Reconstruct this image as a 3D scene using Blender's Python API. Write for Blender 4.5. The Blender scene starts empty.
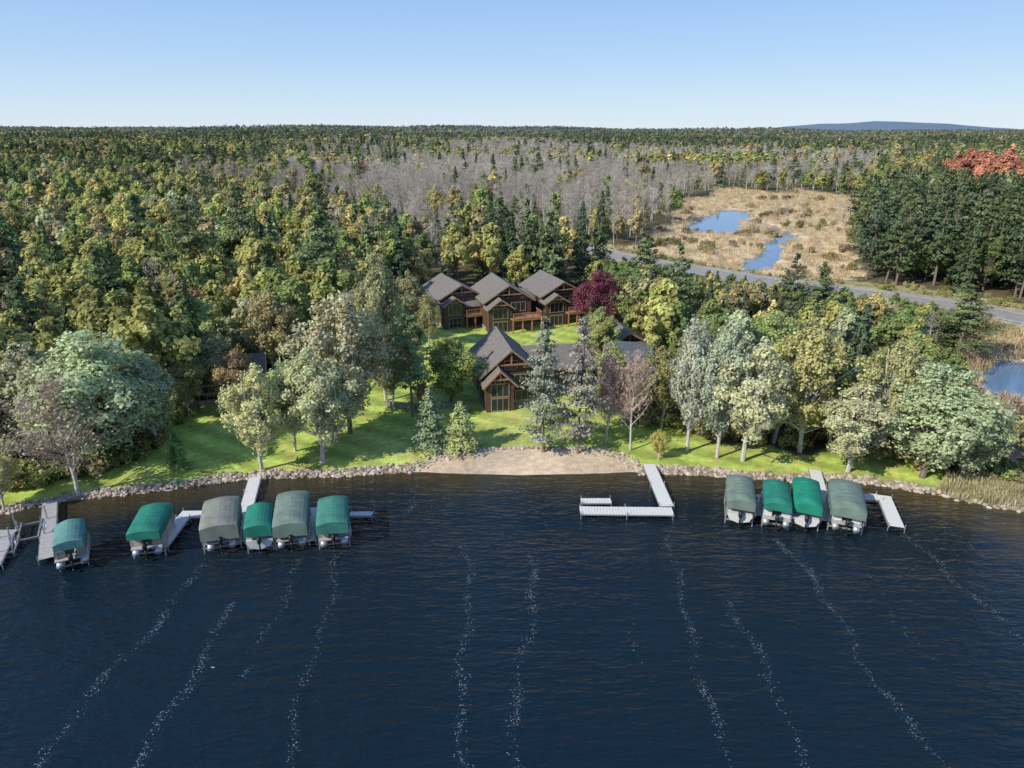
import bpy, math, numpy as np, random
from mathutils import Vector, Matrix
rng=np.random.default_rng(7); random.seed(7)
scene=bpy.context.scene
# ------------------------------------------------------------------ camera
H=34.0; F=682.67; TH=math.atan(254/F)
cd=bpy.data.cameras.new("camera"); cam=bpy.data.objects.new("camera",cd)
scene.collection.objects.link(cam); scene.camera=cam
cam.location=(0,0,H); cam.rotation_euler=(math.pi/2-TH,0,0)
cd.sensor_width=36; cd.lens=24; cd.clip_start=0.5; cd.clip_end=30000
CT,ST=math.cos(TH),math.sin(TH)
def S(u,v,z=0.0):
    "surveyed ground position (metres) of a feature standing at height z"
    yd=(v-384)/F; a=CT-yd*ST; b=ST+yd*CT
    t=(H-z)/b
    return ((u-512)/F*t, a*t)
def SL(pts,z=0.0): return np.array([S(u,v,z) for u,v in pts])
def ztop(v,y):
    yd=(v-384)/F; return H-y*(ST+yd*CT)/(CT-yd*ST)
# ------------------------------------------------------------------ noise
def hsh(ix,iy,s):
    n=(ix.astype(np.int64)*374761393+iy.astype(np.int64)*668265263+s*974711)&0x7fffffff
    n=((n^(n>>13))*1274126177)&0x7fffffff
    return ((n^(n>>16))&0xffff)/65535.0
def vn(x,y,s=0):
    ix=np.floor(x);iy=np.floor(y);fx=x-ix;fy=y-iy
    fx=fx*fx*(3-2*fx);fy=fy*fy*(3-2*fy)
    a=hsh(ix,iy,s);b=hsh(ix+1,iy,s);c=hsh(ix,iy+1,s);d=hsh(ix+1,iy+1,s)
    return (a*(1-fx)+b*fx)*(1-fy)+(c*(1-fx)+d*fx)*fy
def fbm(x,y,s=0):
    return (vn(x,y,s)+.5*vn(x*2.1,y*2.1,s+1)+.25*vn(x*4.3,y*4.3,s+2))/1.75
def sst(a,b,x):
    t=np.clip((x-a)/(b-a),0,1); return t*t*(3-2*t)
def inpoly(x,y,P):
    r=np.zeros(x.shape,bool); n=len(P)
    for i in range(n):
        x1,y1=P[i];x2,y2=P[(i+1)%n]
        if y1==y2: continue
        c=((y1>y)!=(y2>y))&(x<(x2-x1)*(y-y1)/(y2-y1)+x1)
        r^=c
    return r
def dpoly(x,y,P):
    d=np.full(x.shape,1e9)
    for i in range(len(P)-1):
        a=P[i];b=P[i+1];ab=b-a
        t=np.clip(((x-a[0])*ab[0]+(y-a[1])*ab[1])/(ab@ab),0,1)
        d=np.minimum(d,np.hypot(x-a[0]-t*ab[0],y-a[1]-t*ab[1]))
    return d
# ------------------------------------------------------------------ site plan
shore=SL([(0,513),(60,502),(120,494),(200,484),(260,478),(330,475),(420,472),(470,474),(520,475),(580,474),(630,472),
          (700,475),(800,480),(870,484),(930,492),(975,503),(1024,512)])
SX=np.concatenate([[-3000,-600,-150,-80],shore[:,0],[80,150,600,3000]])
SY=np.concatenate([[-900,-50,44,53],shore[:,1],[52,46,-50,-900]])
def ys(x): return np.interp(x,SX,SY)
ROAD=SL([(500,233),(560,244),(590,251),(640,261),(700,271),(760,281),(830,290),(890,297),(960,307),(1024,319),(1110,337),(1250,372)],1.3)
ROAD=np.vstack([[-230,420],[-90,300],ROAD])
marsh=SL([(612,262),(648,236),(668,214),(690,200),(728,189),(772,196),(800,190),(856,202),(874,220),(850,236),(860,262),(842,288),(760,279),(700,270)])
marsh2=SL([(968,430),(955,350),(975,320),(1130,345),(1140,440)])
pond1=SL([(686,233),(688,226),(702,219),(722,210),(746,211),(749,218),(739,225),(743,232),(715,234)])
pond2=SL([(742,273),(750,259),(764,249),(783,250),(778,260),(772,270),(755,276)])
pond3=SL([(978,400),(982,376),(1000,364),(1070,366),(1090,404)])
pond4=SL([(765,247),(775,238),(800,235),(803,239),(782,243),(772,249)])
stream=SL([(744,220),(768,226),(790,236),(775,246),(768,258),(755,270),(740,276)])
lawnP=SL([(-60,530),(-60,515),(20,492),(130,470),(160,450),(200,405),(250,385),(400,385),(425,320),(590,322),(600,400),(640,425),(700,440),(800,452),(900,466),(960,482),(1060,510),(1060,530),(700,530),(300,530)])
beachP=SL([(408,490),(414,470),(428,462),(448,456),(480,453),(520,451.5),(565,452),(600,454),(626,461),(640,470),(644,490)])
ponds=[pond1,pond2,pond3,pond4]
def inmarsh(x,y):
    xj=x+(fbm(x*.05,y*.05,21)-.5)*26; yj=y+(fbm(x*.05,y*.05,22)-.5)*22
    return inpoly(xj,yj,marsh)|inpoly(x,y,marsh2)
def inpond(x,y):
    xj=x+(vn(x*.2,y*.2,21)-.5)*3; yj=y+(vn(x*.2,y*.2,22)-.5)*3
    m=dpoly(xj,yj,stream)<1.6
    for P in ponds: m=m|inpoly(xj,yj,P)
    return m
def hgt(x,y):
    x=np.asarray(x,float);y=np.asarray(y,float)
    d=y-ys(x)
    inl=.45*(1-np.exp(-np.clip(d,0,None)/1.3))+1.1*sst(4,60,d)+.25*(fbm(x*.05,y*.05,5)-.5)*sst(5,30,d)
    h=np.where(d<0,np.maximum(-3,d*.16),inl)
    b=inpoly(x,y,beachP); h=np.where(b&(d>0),np.minimum(h,.08*d+.02),h)
    h=h+7*sst(-50,-260,x)*sst(110,260,y)
    h=h+ sst(450,3400,y)*(2+40*fbm(x*.0013,y*.0016,9)) + sst(400,1300,y)*20*(fbm(x*.0032,y*.0045,11)-.5)
    h=h+ 80*np.exp(-((x-3600)/1100)**2-((y-7000)/700)**2)+25*np.exp(-((x+2500)/2200)**2-((y-7000)/700)**2)
    h=np.where(inmarsh(x,y),.4+.15*vn(x*.5,y*.5,8),h)
    h=np.where(inpond(x,y),-.6,h)
    dr=dpoly(x,y,ROAD)
    w=1-sst(6.5,12,dr)
    w=np.where(y<420,w,0)
    return h*(1-w)+1.3*w
def hz(x,y): return float(hgt(np.array([x]),np.array([y]))[0])
# ------------------------------------------------------------------ materials
def mat(name):
    m=bpy.data.materials.new(name); m.use_nodes=True
    nt=m.node_tree; return m,nt,nt.nodes["Principled BSDF"]
def N(nt,t,**k):
    n=nt.nodes.new(t)
    for a,b in k.items(): setattr(n,a,b)
    return n
def simple(name,col,rough=.6,metal=0,var=.15,scale=3.0,bump=0,spec=.4):
    m,nt,b=mat(name)
    tc=N(nt,"ShaderNodeTexCoord"); no=N(nt,"ShaderNodeTexNoise"); no.inputs["Scale"].default_value=scale; no.inputs["Detail"].default_value=6
    nt.links.new(tc.outputs["Object"],no.inputs["Vector"])
    mr=N(nt,"ShaderNodeMapRange"); mr.inputs[1].default_value=.3; mr.inputs[2].default_value=.7
    mr.inputs[3].default_value=1-var; mr.inputs[4].default_value=1+var
    nt.links.new(no.outputs[0],mr.inputs[0])
    mx=N(nt,"ShaderNodeVectorMath",operation='SCALE'); mx.inputs[0].default_value=col[:3]
    nt.links.new(mr.outputs[0],mx.inputs[3]); nt.links.new(mx.outputs[0],b.inputs["Base Color"])
    b.inputs["Roughness"].default_value=rough; b.inputs["Metallic"].default_value=metal
    b.inputs["Specular IOR Level"].default_value=spec
    if bump:
        bp=N(nt,"ShaderNodeBump"); bp.inputs["Strength"].default_value=bump; bp.inputs["Distance"].default_value=.05
        nt.links.new(no.outputs[0],bp.inputs["Height"]); nt.links.new(bp.outputs[0],b.inputs["Normal"])
    return m
def foliage(name,transl=.35,amp=.35,gain=1.0,sat=.88):
    m,nt,b=mat(name); nt.nodes.remove(b)
    at=N(nt,"ShaderNodeAttribute",attribute_type='INSTANCER',attribute_name='tint')
    va=N(nt,"ShaderNodeAttribute",attribute_type='GEOMETRY',attribute_name='var')
    mr=N(nt,"ShaderNodeMapRange"); mr.inputs[3].default_value=gain*(1-amp); mr.inputs[4].default_value=gain*(1+amp)
    nt.links.new(va.outputs["Fac"],mr.inputs[0])
    sc=N(nt,"ShaderNodeVectorMath",operation='SCALE')
    nt.links.new(at.outputs["Color"],sc.inputs[0]); nt.links.new(mr.outputs[0],sc.inputs[3])
    hs=N(nt,"ShaderNodeHueSaturation"); hs.inputs["Saturation"].default_value=sat
    mr2=N(nt,"ShaderNodeMapRange"); mr2.inputs[3].default_value=.475; mr2.inputs[4].default_value=.515
    nt.links.new(va.outputs["Fac"],mr2.inputs[0]); nt.links.new(mr2.outputs[0],hs.inputs["Hue"])
    nt.links.new(sc.outputs[0],hs.inputs["Color"])
    df=N(nt,"ShaderNodeBsdfDiffuse"); nt.links.new(hs.outputs[0],df.inputs["Color"])
    tr=N(nt,"ShaderNodeBsdfTranslucent"); nt.links.new(hs.outputs[0],tr.inputs["Color"])
    ms=N(nt,"ShaderNodeMixShader"); ms.inputs[0].default_value=transl
    nt.links.new(df.outputs[0],ms.inputs[1]); nt.links.new(tr.outputs[0],ms.inputs[2])
    nt.links.new(ms.outputs[0],nt.nodes["Material Output"].inputs[0])
    return m
M_leaf=foliage("foliage",.35,.42,2.4,.95)
M_needle=foliage("needles",.2,.38,2.2,.92)
M_bark=simple("bark",(.19,.15,.12),.9,var=.3,scale=6)
M_birch=simple("pale_bark",(.50,.47,.42),.85,var=.35,scale=5)
def ground_mat():
    m,nt,b=mat("ground")
    at=N(nt,"ShaderNodeAttribute",attribute_name='gcol')
    tc=N(nt,"ShaderNodeTexCoord")
    out=at.outputs["Color"]
    for sc,lo,hi in ((.12,.86,1.14),(1.3,.8,1.2),(9,.7,1.3)):
        no=N(nt,"ShaderNodeTexNoise"); no.inputs["Scale"].default_value=sc; no.inputs["Detail"].default_value=5
        nt.links.new(tc.outputs["Object"],no.inputs["Vector"])
        mr=N(nt,"ShaderNodeMapRange"); mr.inputs[1].default_value=.3; mr.inputs[2].default_value=.7; mr.inputs[3].default_value=lo; mr.inputs[4].default_value=hi
        nt.links.new(no.outputs[0],mr.inputs[0])
        s=N(nt,"ShaderNodeVectorMath",operation='SCALE'); nt.links.new(out,s.inputs[0]); nt.links.new(mr.outputs[0],s.inputs[3]); out=s.outputs[0]
    nt.links.new(out,b.inputs["Base Color"]); b.inputs["Roughness"].default_value=.95; b.inputs["Specular IOR Level"].default_value=.1
    bp=N(nt,"ShaderNodeBump"); bp.inputs["Strength"].default_value=.5; bp.inputs["Distance"].default_value=.08
    nt.links.new(no.outputs[0],bp.inputs["Height"]); nt.links.new(bp.outputs[0],b.inputs["Normal"])
    return m
# ------------------------------------------------------------------ terrain
def axis(segs):
    out=[segs[0][0]]
    for a,b,s0,s1 in segs:
        x=a
        while x<b-1e-6:
            t=(x-a)/(b-a); x=min(b,x+s0+(s1-s0)*t); out.append(x)
    return np.array(out)
xp=axis([(0,72,.6,.6),(72,190,1.2,2.5),(190,9000,5,600)])
xs=np.concatenate([-xp[::-1][:-1],xp])
yy=axis([(-3000,-100,400,60),(-100,44,12,2),(44,92,.5,.5),(92,180,.8,1.5),(180,420,1.8,3),(420,9000,8,300)])
X,Y=np.meshgrid(xs,yy); Z=hgt(X.ravel(),Y.ravel()).reshape(X.shape)
nx,ny=len(xs),len(yy)
V=np.stack([X.ravel(),Y.ravel(),Z.ravel()],1)
ii=np.arange((ny-1)*nx).reshape(ny-1,nx)[:,:-1].ravel()
Q=np.stack([ii,ii+1,ii+1+nx,ii+nx],1)
def mkobj(name,V,Fc,mats,midx=None,attrs=None,smooth=False,parent=None,link=True):
    me=bpy.data.meshes.new(name); me.from_pydata(np.asarray(V,float).tolist(),[],Fc.tolist() if hasattr(Fc,'tolist') else Fc)
    for m in mats: me.materials.append(m)
    if midx is not None: me.polygons.foreach_set("material_index",np.asarray(midx,np.int32))
    if smooth: me.polygons.foreach_set("use_smooth",[True]*len(me.polygons))
    if attrs:
        for k,(ty,a) in attrs.items():
            at=me.attributes.new(k,ty,'POINT')
            at.data.foreach_set("value" if ty in('FLOAT','INT') else ("color" if ty=='FLOAT_COLOR' else "vector"),np.asarray(a,np.float32 if ty!='INT' else np.int32).ravel())
    me.update()
    ob=bpy.data.objects.new(name,me)
    if link: scene.collection.objects.link(ob)
    if parent: ob.parent=parent
    return ob
def gcol(x,y):
    d=y-ys(x)
    c=np.tile([.13,.11,.055],(len(x),1))
    n=fbm(x*.08,y*.08,31)
    c=c+ (n[:,None]-.5)*np.array([.05,.05,.02])
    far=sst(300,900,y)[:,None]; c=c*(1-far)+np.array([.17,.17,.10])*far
    xj=x+(vn(x*.25,y*.25,21)-.5)*4; yj=y+(vn(x*.25,y*.25,22)-.5)*4
    def put(mk,col,vv=.0,s=0):
        nonlocal c
        cc=np.array(col)[None,:]*(1+vv*(fbm(x*.3,y*.3,s)[:,None]-.5))
        c=np.where(mk[:,None],cc,c)
    lawn=(inpoly(xj,yj,lawnP)&(d>0))|((d>0)&(d<5)&(np.abs(x)<80))
    put(lawn,(.37,.46,.10),.35,41)
    stripe=np.clip(3*np.sin((x*.5+y*.87+.8*vn(x*.1,y*.1,88))*2*np.pi/3.4),-1,1)
    c=np.where(lawn[:,None],c*(1+.2*stripe[:,None]),c)
    dry=sst(.5,.8,fbm(x*.13,y*.13,77))[:,None]*lawn[:,None]*.4; c=c*(1-dry)+np.array([.48,.48,.17])*dry
    lit=lawn&(hsh(np.round(x*3),np.round(y*3),5)>.93); put(lit,(.50,.42,.15))
    mm=inmarsh(x,y)
    put(mm,(.62,.48,.29),.5,51)
    wet=(sst(.5,.7,fbm(x*.06,y*.06,57))*mm)[:,None]*.5; c=c*(1-wet)+np.array([.40,.33,.17])*wet
    put(inpoly(x,y,beachP),(.56,.44,.31),.25,52)
    put((d<=.9)&(d>-30)&(~inpoly(x,y,beachP)),(.26,.21,.15),.4,53)
    put(d<=-1.5,(.05,.04,.02))
    put(inpond(x,y),(.04,.03,.02))
    dr=dpoly(x,y,ROAD); put((dr<7.5)&(y<420),(.38,.33,.24),.5,61)
    put((dr>=7.5)&(dr<12)&(y<420),(.34,.30,.15),.6,62)
    put(y>5500,(.14,.19,.25))  # farthest hills bluish: aerial haze painted into the ground colour
    return np.concatenate([c,np.ones((len(x),1))],1)
terrain=mkobj("terrain",V,Q,[ground_mat()],attrs={"gcol":('FLOAT_COLOR',gcol(V[:,0],V[:,1]))},smooth=True)
# ------------------------------------------------------------------ water
def water_mat(name,deep,bs,rough,shore_mix=True):
    m,nt,b=mat(name)
    tc=N(nt,"ShaderNodeTexCoord")
    def noise(sx,sy,det,rot=0):
        mp=N(nt,"ShaderNodeMapping"); mp.inputs["Scale"].default_value=(sx,sy,1); mp.inputs["Rotation"].default_value=(0,0,rot)
        nt.links.new(tc.outputs["Object"],mp.inputs[0]); no=N(nt,"ShaderNodeTexNoise"); no.inputs["Scale"].default_value=1; no.inputs["Detail"].default_value=det
        no.inputs["Roughness"].default_value=.55
        nt.links.new(mp.outputs[0],no.inputs["Vector"]); return no.outputs[0]
    a=noise(.35,1.25,3,.12); c=noise(1.1,3.2,3,-.2); e=noise(.035,.08,4,.3)
    s1=N(nt,"ShaderNodeMath",operation='MULTIPLY_ADD'); nt.links.new(c,s1.inputs[0]); s1.inputs[1].default_value=.4; nt.links.new(a,s1.inputs[2])
    mr=N(nt,"ShaderNodeMapRange"); mr.inputs[1].default_value=.35; mr.inputs[2].default_value=.65; mr.inputs[3].default_value=.5; mr.inputs[4].default_value=1.4
    nt.links.new(e,mr.inputs[0])
    mu=N(nt,"ShaderNodeMath",operation='MULTIPLY'); nt.links.new(s1.outputs[0],mu.inputs[0]); nt.links.new(mr.outputs[0],mu.inputs[1])
    bp=N(nt,"ShaderNodeBump"); bp.inputs["Strength"].default_value=1; bp.inputs["Distance"].default_value=bs
    nt.links.new(mu.outputs[0],bp.inputs["Height"]); nt.links.new(bp.outputs[0],b.inputs["Normal"])
    b.inputs["Roughness"].default_value=rough; b.inputs["IOR"].default_value=1.333
    if shore_mix:
        at=N(nt,"ShaderNodeAttribute",attribute_name='shal')
        mx=N(nt,"ShaderNodeMix",data_type='RGBA'); nt.links.new(at.outputs["Fac"],mx.inputs[0]); mx.inputs[6].default_value=(*deep,1); mx.inputs[7].default_value=(.06,.045,.018,1)
        nt.links.new(mx.outputs[2],b.inputs["Base Color"])
    else: b.inputs["Base Color"].default_value=(*deep,1)
    return m
wx=axis([(-3000,-90,400,20),(-90,90,2,2),(90,3000,20,400)]); wy=axis([(-3000,0,400,20),(0,40,4,2),(40,80,1,1)])
WX,WY=np.meshgrid(wx,wy); fx,fy=WX.ravel(),WY.ravel()
dd=fy-ys(fx)
shal=sst(-7,0,dd+3*(fbm(fx*.15,fy*.15,5)-.5))*.8 + .9*sst(34,50,fx)*sst(-22,-6,dd)*sst(.3,.7,fbm(fx*.2,fy*.3,15))
nn=len(wx); ii=np.arange((len(wy)-1)*nn).reshape(-1,nn)[:,:-1].ravel()
lake=mkobj("lake",np.stack([fx,fy,fx*0],1),np.stack([ii,ii+1,ii+1+nn,ii+nn],1),[water_mat("lake_water",(.0045,.0135,.023),.32,.07)],attrs={"shal":('FLOAT',np.clip(shal,0,1))})
M_pond=water_mat("pond_water",(.14,.22,.32),.006,.04,False)
for P in (marsh,pond3):
    a=P.min(0)-3; b_=P.max(0)+3
    mkobj("pond",[(a[0],a[1],.1),(b_[0],a[1],.1),(b_[0],b_[1],.1),(a[0],b_[1],.1)],[(0,1,2,3)],[M_pond])
# ------------------------------------------------------------------ road
def strip(name,P,off,w,z,m,parent=None):
    P=np.asarray(P); L=[0]
    for i in range(len(P)-1): L.append(L[-1]+np.linalg.norm(P[i+1]-P[i]))
    s=np.arange(0,L[-1],1.5); cx=np.interp(s,L,P[:,0]); cy=np.interp(s,L,P[:,1])
    k=np.ones(9)/9
    cx=np.convolve(np.pad(cx,4,'edge'),k,'valid'); cy=np.convolve(np.pad(cy,4,'edge'),k,'valid')
    cx=cx[6:-6];cy=cy[6:-6]
    tx=np.gradient(cx);ty=np.gradient(cy);l=np.hypot(tx,ty);nx_=-ty/l;ny_=tx/l
    a=np.stack([cx+nx_*(off-w/2),cy+ny_*(off-w/2),cx*0+z],1); b=np.stack([cx+nx_*(off+w/2),cy+ny_*(off+w/2),cx*0+z],1)
    n=len(cx); V=np.concatenate([a,b]); F_=[(i,i+1,n+i+1,n+i) for i in range(n-1)]
    return mkobj(name,V,F_,[m],parent=parent)
def empty(name,loc=(0,0,0),rot=0):
    e=bpy.data.objects.new(name,None); e.empty_display_size=.5; e.location=loc; e.rotation_euler=(0,0,rot); scene.collection.objects.link(e); return e
M_asph=simple("asphalt",(.28,.27,.26),.9,var=.15,scale=.6)
M_yel=simple("yellow_road_paint",(.55,.38,.05),.7); M_wht=simple("white_road_paint",(.7,.7,.68),.7)
rd=empty("highway")
RP=ROAD[1:]
strip("asphalt",RP,0,8.4,1.38,M_asph,parent=rd)
strip("centre_line",RP,0,.3,1.40,M_yel,parent=rd)
strip("edge_line_a",RP,3.6,.22,1.40,M_wht,parent=rd); strip("edge_line_b",RP,-3.6,.22,1.40,M_wht,parent=rd)
# ------------------------------------------------------------------ tree prototypes
class TB:
    def __init__(s,seed): s.r=np.random.default_rng(seed); s.V=[];s.Q=[];s.M=[];s.A=[];s.n=0
    def add(s,V,Q,m,a):
        s.V.append(V);s.Q.append(Q+s.n);s.M.append(np.full(len(Q),m));s.A.append(a);s.n+=len(V)
    def tube(s,pts,rad,k=5):
        pts=np.asarray(pts,float);n=len(pts);ang=np.arange(k)/k*2*np.pi
        d=pts[-1]-pts[0];d/=np.linalg.norm(d)+1e-9
        u=np.cross(d,[.3,1,.1]);u/=np.linalg.norm(u);w=np.cross(d,u)
        ring=np.cos(ang)[:,None]*u+np.sin(ang)[:,None]*w
        V=(pts[:,None,:]+ring[None]*np.asarray(rad)[:,None,None]).reshape(-1,3)
        Q=[]
        for i in range(n-1):
            for j in range(k): Q.append((i*k+j,i*k+(j+1)%k,(i+1)*k+(j+1)%k,(i+1)*k+j))
        s.add(V,np.array(Q),0,np.full(len(V),.5))
    def leaves(s,P,Nn,size,asp,var,axis=None):
        n=len(P); r=s.r
        Nn=Nn/np.linalg.norm(Nn,axis=1,keepdims=True)
        if axis is None: axis=r.normal(size=(n,3))
        u=np.cross(Nn,axis); l=np.linalg.norm(u,axis=1,keepdims=True)+1e-6; u/=l
        w=np.cross(u,Nn)
        size=np.asarray(size)[:,None]; asp=np.asarray(asp)[:,None]
        a=P+w*size*asp;b=P+u*size+Nn*size*.15;c=P-w*size*asp*.9;d=P-u*size*.9-Nn*size*.1
        V=np.stack([a,b,c,d],1).reshape(-1,3); Q=np.arange(4*n).reshape(n,4)
        s.add(V,Q,1,np.repeat(np.clip(var,0,1),4))
    def obj(s,name,mats):
        return mkobj(name,np.concatenate(s.V),np.concatenate(s.Q),mats,np.concatenate(s.M),{"var":('FLOAT',np.concatenate(s.A))},link=False)
def unit(r,n):
    v=r.normal(size=(n,3)); return v/np.linalg.norm(v,axis=1,keepdims=True)
def decid(name,seed,h=14,R=4,base=.25,nc=45,nl=9000,ls=.17,top=.5,bark=None,tall=.72,crk=1.0,limbs=True,rnd=.38):
    t=TB(seed); r=t.r
    cz=h*(base+1)/2; rz=h*(1-base)/2*.93
    d=unit(r,nc); rad=r.uniform(.2,1,nc)**.55
    C=d*rad[:,None]; tt=C[:,2]
    wscale=np.where(tt>0,1-top*np.abs(tt)**1.3,1-.2*tt**2)
    lob=1+.28*np.sin(np.arctan2(C[:,1],C[:,0])*2+seed)+.15*np.sin(np.arctan2(C[:,1],C[:,0])*5+seed*2)
    C=np.stack([C[:,0]*R*.85*wscale*lob,C[:,1]*R*.85*wscale*lob,cz+C[:,2]*rz*.88],1)
    cr=R*r.uniform(.13,.36,nc)*np.where(tt>.5,.75,1)*crk
    lean=r.normal(size=2)*.25
    zs=np.linspace(0,h*.8,7); path=np.stack([lean[0]*zs/5+.12*np.sin(zs*.5+seed),lean[1]*zs/5+.12*np.cos(zs*.6),zs],1)
    tr=h*.016; t.tube(path,np.linspace(tr,tr*.25,7),7 if limbs else 4)
    for i in range(nc if limbs else 0):
        z0=min(h*.75,max(h*base*.7,(C[i,2]-base*h)*.55+base*h*.6)); p0=np.array([np.interp(z0,zs,path[:,0]),np.interp(z0,zs,path[:,1]),z0])
        mid=(p0+C[i])/2+np.array([0,0,-.25])+r.normal(size=3)*.15
        q=tr*.3*(1-z0/h)+.02
        t.tube([p0,mid,C[i]],[q,q*.6,.012],4)
        for _ in range(2):
            e=C[i]+unit(r,1)[0]*cr[i]*1.0; t.tube([(mid+C[i])/2,e],[.02,.007],3)
    w=cr**1.8; w/=w.sum(); k=r.choice(nc,nl,p=w)
    dr=unit(r,nl); dr[:,2]=np.where(r.random(nl)<.6,np.abs(dr[:,2]),dr[:,2])
    rr=cr[k]*r.uniform(.35,1.2,nl)**.7
    lump=1+.3*np.sin(dr[:,0]*7+k)*np.cos(dr[:,1]*6+k*2)
    P=C[k]+dr*(rr*lump)[:,None]*np.array([1,1,tall])+r.normal(size=(nl,3))*.08
    outw=(P-np.array([0,0,cz]))/np.array([R,R,rz])
    Nn=dr*.8+outw*.7+r.normal(size=(nl,3))*rnd+np.array([0,0,.2])
    cv=r.random(nc)
    t.leaves(P,Nn,ls*r.uniform(.6,1.4,nl),r.uniform(1,1.7,nl),.35*cv[k]+.65*r.random(nl))
    return t.obj(name,[bark or M_bark,M_leaf])
def bare(name,seed,h=13,R=2.6,nt=1100,leaf=0.0,w=.035,ln=.55,nb=26):
    t=TB(seed); r=t.r
    zs=np.linspace(0,h*.95,8); path=np.stack([.1*np.sin(zs*.5+seed),.1*np.cos(zs*.6),zs],1)
    t.tube(path,np.linspace(h*.012,.02,8),6)
    E=[]
    for i in range(nb):
        z0=h*r.uniform(.2,.85); a=r.uniform(0,6.28); L=R*r.uniform(.5,1.05)*(1.15-z0/h)*1.5
        p0=np.array([np.interp(z0,zs,path[:,0]),np.interp(z0,zs,path[:,1]),z0]); p1=p0+np.array([math.cos(a)*L*.5,math.sin(a)*L*.5,L*.55]); p2=p0+np.array([math.cos(a)*L,math.sin(a)*L,L*1.25])
        t.tube([p0,p1,p2],[.06*(1.3-z0/h),.035,.012],3); E.append((p0,p1,p2))
    E=np.array(E); k=r.integers(0,nb,nt); u=r.uniform(.2,1,nt)[:,None]
    P=E[k,0]*(1-u)**2+2*u*(1-u)*E[k,1]+u*u*E[k,2]+r.normal(size=(nt,3))*.35
    ax=unit(r,nt)*.8+np.array([0,0,1.]) ; Nn=np.cross(ax,unit(r,nt))
    t.leaves(P,Nn,np.full(nt,w)*r.uniform(.6,1.4,nt),ln/w*.5*r.uniform(.6,1.4,nt),r.random(nt),ax)
    if leaf:
        n=int(leaf); k=r.integers(0,nb,n);u=r.uniform(.3,1,n)[:,None]
        P=E[k,0]*(1-u)**2+2*u*(1-u)*E[k,1]+u*u*E[k,2]+r.normal(size=(n,3))*.4
        t.leaves(P,unit(r,n),r.uniform(.07,.16,n),np.full(n,1.2),r.random(n))
    return t.obj(name,[M_birch,M_leaf])
def spruce(name,seed,h=15,R=2.6,ls=.16,step=.34,dens=7,z0=.07,power=.8,nb=7):
    t=TB(seed); r=t.r
    t.tube([(0,0,0),(0,0,h*.5),(0,0,h)],[h*.014,h*.008,.02],6)
    P=[];Nn=[];AX=[];Va=[];SZ=[]
    z=h*z0
    while z<h*.99:
        L0=R*(1-z/h)**power*(1+.15*math.sin(z*2+seed))+.12
        for b in range(nb):
            a=r.uniform(0,6.28); L=L0*r.uniform(.6,1.2); dz=-.22*L+r.normal()*.08
            d=np.array([math.cos(a),math.sin(a),0])
            if L>.8 and nb>5: t.tube([(0,0,z),(d[0]*L*.9,d[1]*L*.9,z+dz)],[.03,.008],3)
            n=max(3,int(L*dens)); uu=r.uniform(.12,1,n)**.75; side=np.array([-d[1],d[0],0])
            p=np.array([0,0,z])+d*(L*uu)[:,None]+np.array([0,0,1])*(dz*uu**1.3)[:,None]+side*(r.normal(size=n)*L*.14)[:,None]+np.array([0,0,1])*(r.normal(size=n)*.08)[:,None]
            P.append(p);Nn.append(r.normal(size=(n,3))*.4+np.array([0,0,.55])+d*.7)
            AX.append(d+r.normal(size=(n,3))*.4); Va.append(np.full(n,.4*r.random())+.6*r.random(n)); SZ.append(ls*r.uniform(.7,1.3,n))
        z+=step*r.uniform(.7,1.3)
    P=np.concatenate(P); t.leaves(P,np.concatenate(Nn),np.concatenate(SZ),np.full(len(P),2.0),np.concatenate(Va),np.concatenate(AX))
    return t.obj(name,[M_bark,M_needle])
def pine(name,seed,h=18,R=3.6,base=.3,ls=.14,per=34,step=1.0,nb=6):
    t=TB(seed); r=t.r
    zs=np.linspace(0,h*.98,8); path=np.stack([.15*np.sin(zs*.3+seed),.15*np.cos(zs*.33),zs],1)
    t.tube(path,np.linspace(h*.014,.03,8),7)
    P=[];Nn=[];Va=[];SZ=[]
    z=h*base
    while z<h*.99:
        u=(z/h-base)/(1-base); prof=(max(0,math.sin(math.pi*min(1,(u*.8+.22))))**.8)*(1-.55*u)
        for b in range(nb):
            if r.random()<.15: continue
            a=r.uniform(0,6.28); L=R*prof*r.uniform(.55,1.25)+.25; dz=L*r.uniform(-.05,.3)+(.35*u)
            zz=z+r.uniform(-.4,.4); d=np.array([math.cos(a),math.sin(a),0])
            p1=np.array([0,0,zz])+d*L*.6+np.array([0,0,dz*.3]); p2=np.array([0,0,zz])+d*L+np.array([0,0,dz])
            t.tube([(0,0,zz),p1,p2],[.05,.03,.01],3)
            n=int(per*max(.5,L/R*1.5)); w=r.uniform(.35,1.05,n)[:,None]
            sp=.12+.2*L*w
            p=np.array([0,0,zz])+d*L*w+np.array([0,0,dz])*w**2+r.normal(size=(n,3))*sp*np.array([.8,.8,.28])
            P.append(p);Nn.append(r.normal(size=(n,3))*.45+np.array([0,0,.6])+d*.6);Va.append(.5*r.random()+.5*r.random(n));SZ.append(ls*r.uniform(.7,1.4,n))
        z+=step*r.uniform(.7,1.3)
    P=np.concatenate(P); t.leaves(P,np.concatenate(Nn),np.concatenate(SZ),np.full(len(P),1.5),np.concatenate(Va))
    return t.obj(name,[M_bark,M_needle])
protos=[]
FP=[(14,4,.12,.5),(15,3.6,.15,.6),(13,4.2,.1,.4),(16,3.3,.18,.65)]
for i,(hh,R,b,tp) in enumerate(FP): protos.append(decid("forest_tree_%02d"%i,100+i,hh,R,b,46,3200,.24,tp,tall=1.0,crk=.9))
protos.append(bare("forest_tree_04",120,14,2.7,900)); protos.append(bare("forest_tree_05",121,13,2.3,700,200))
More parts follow.
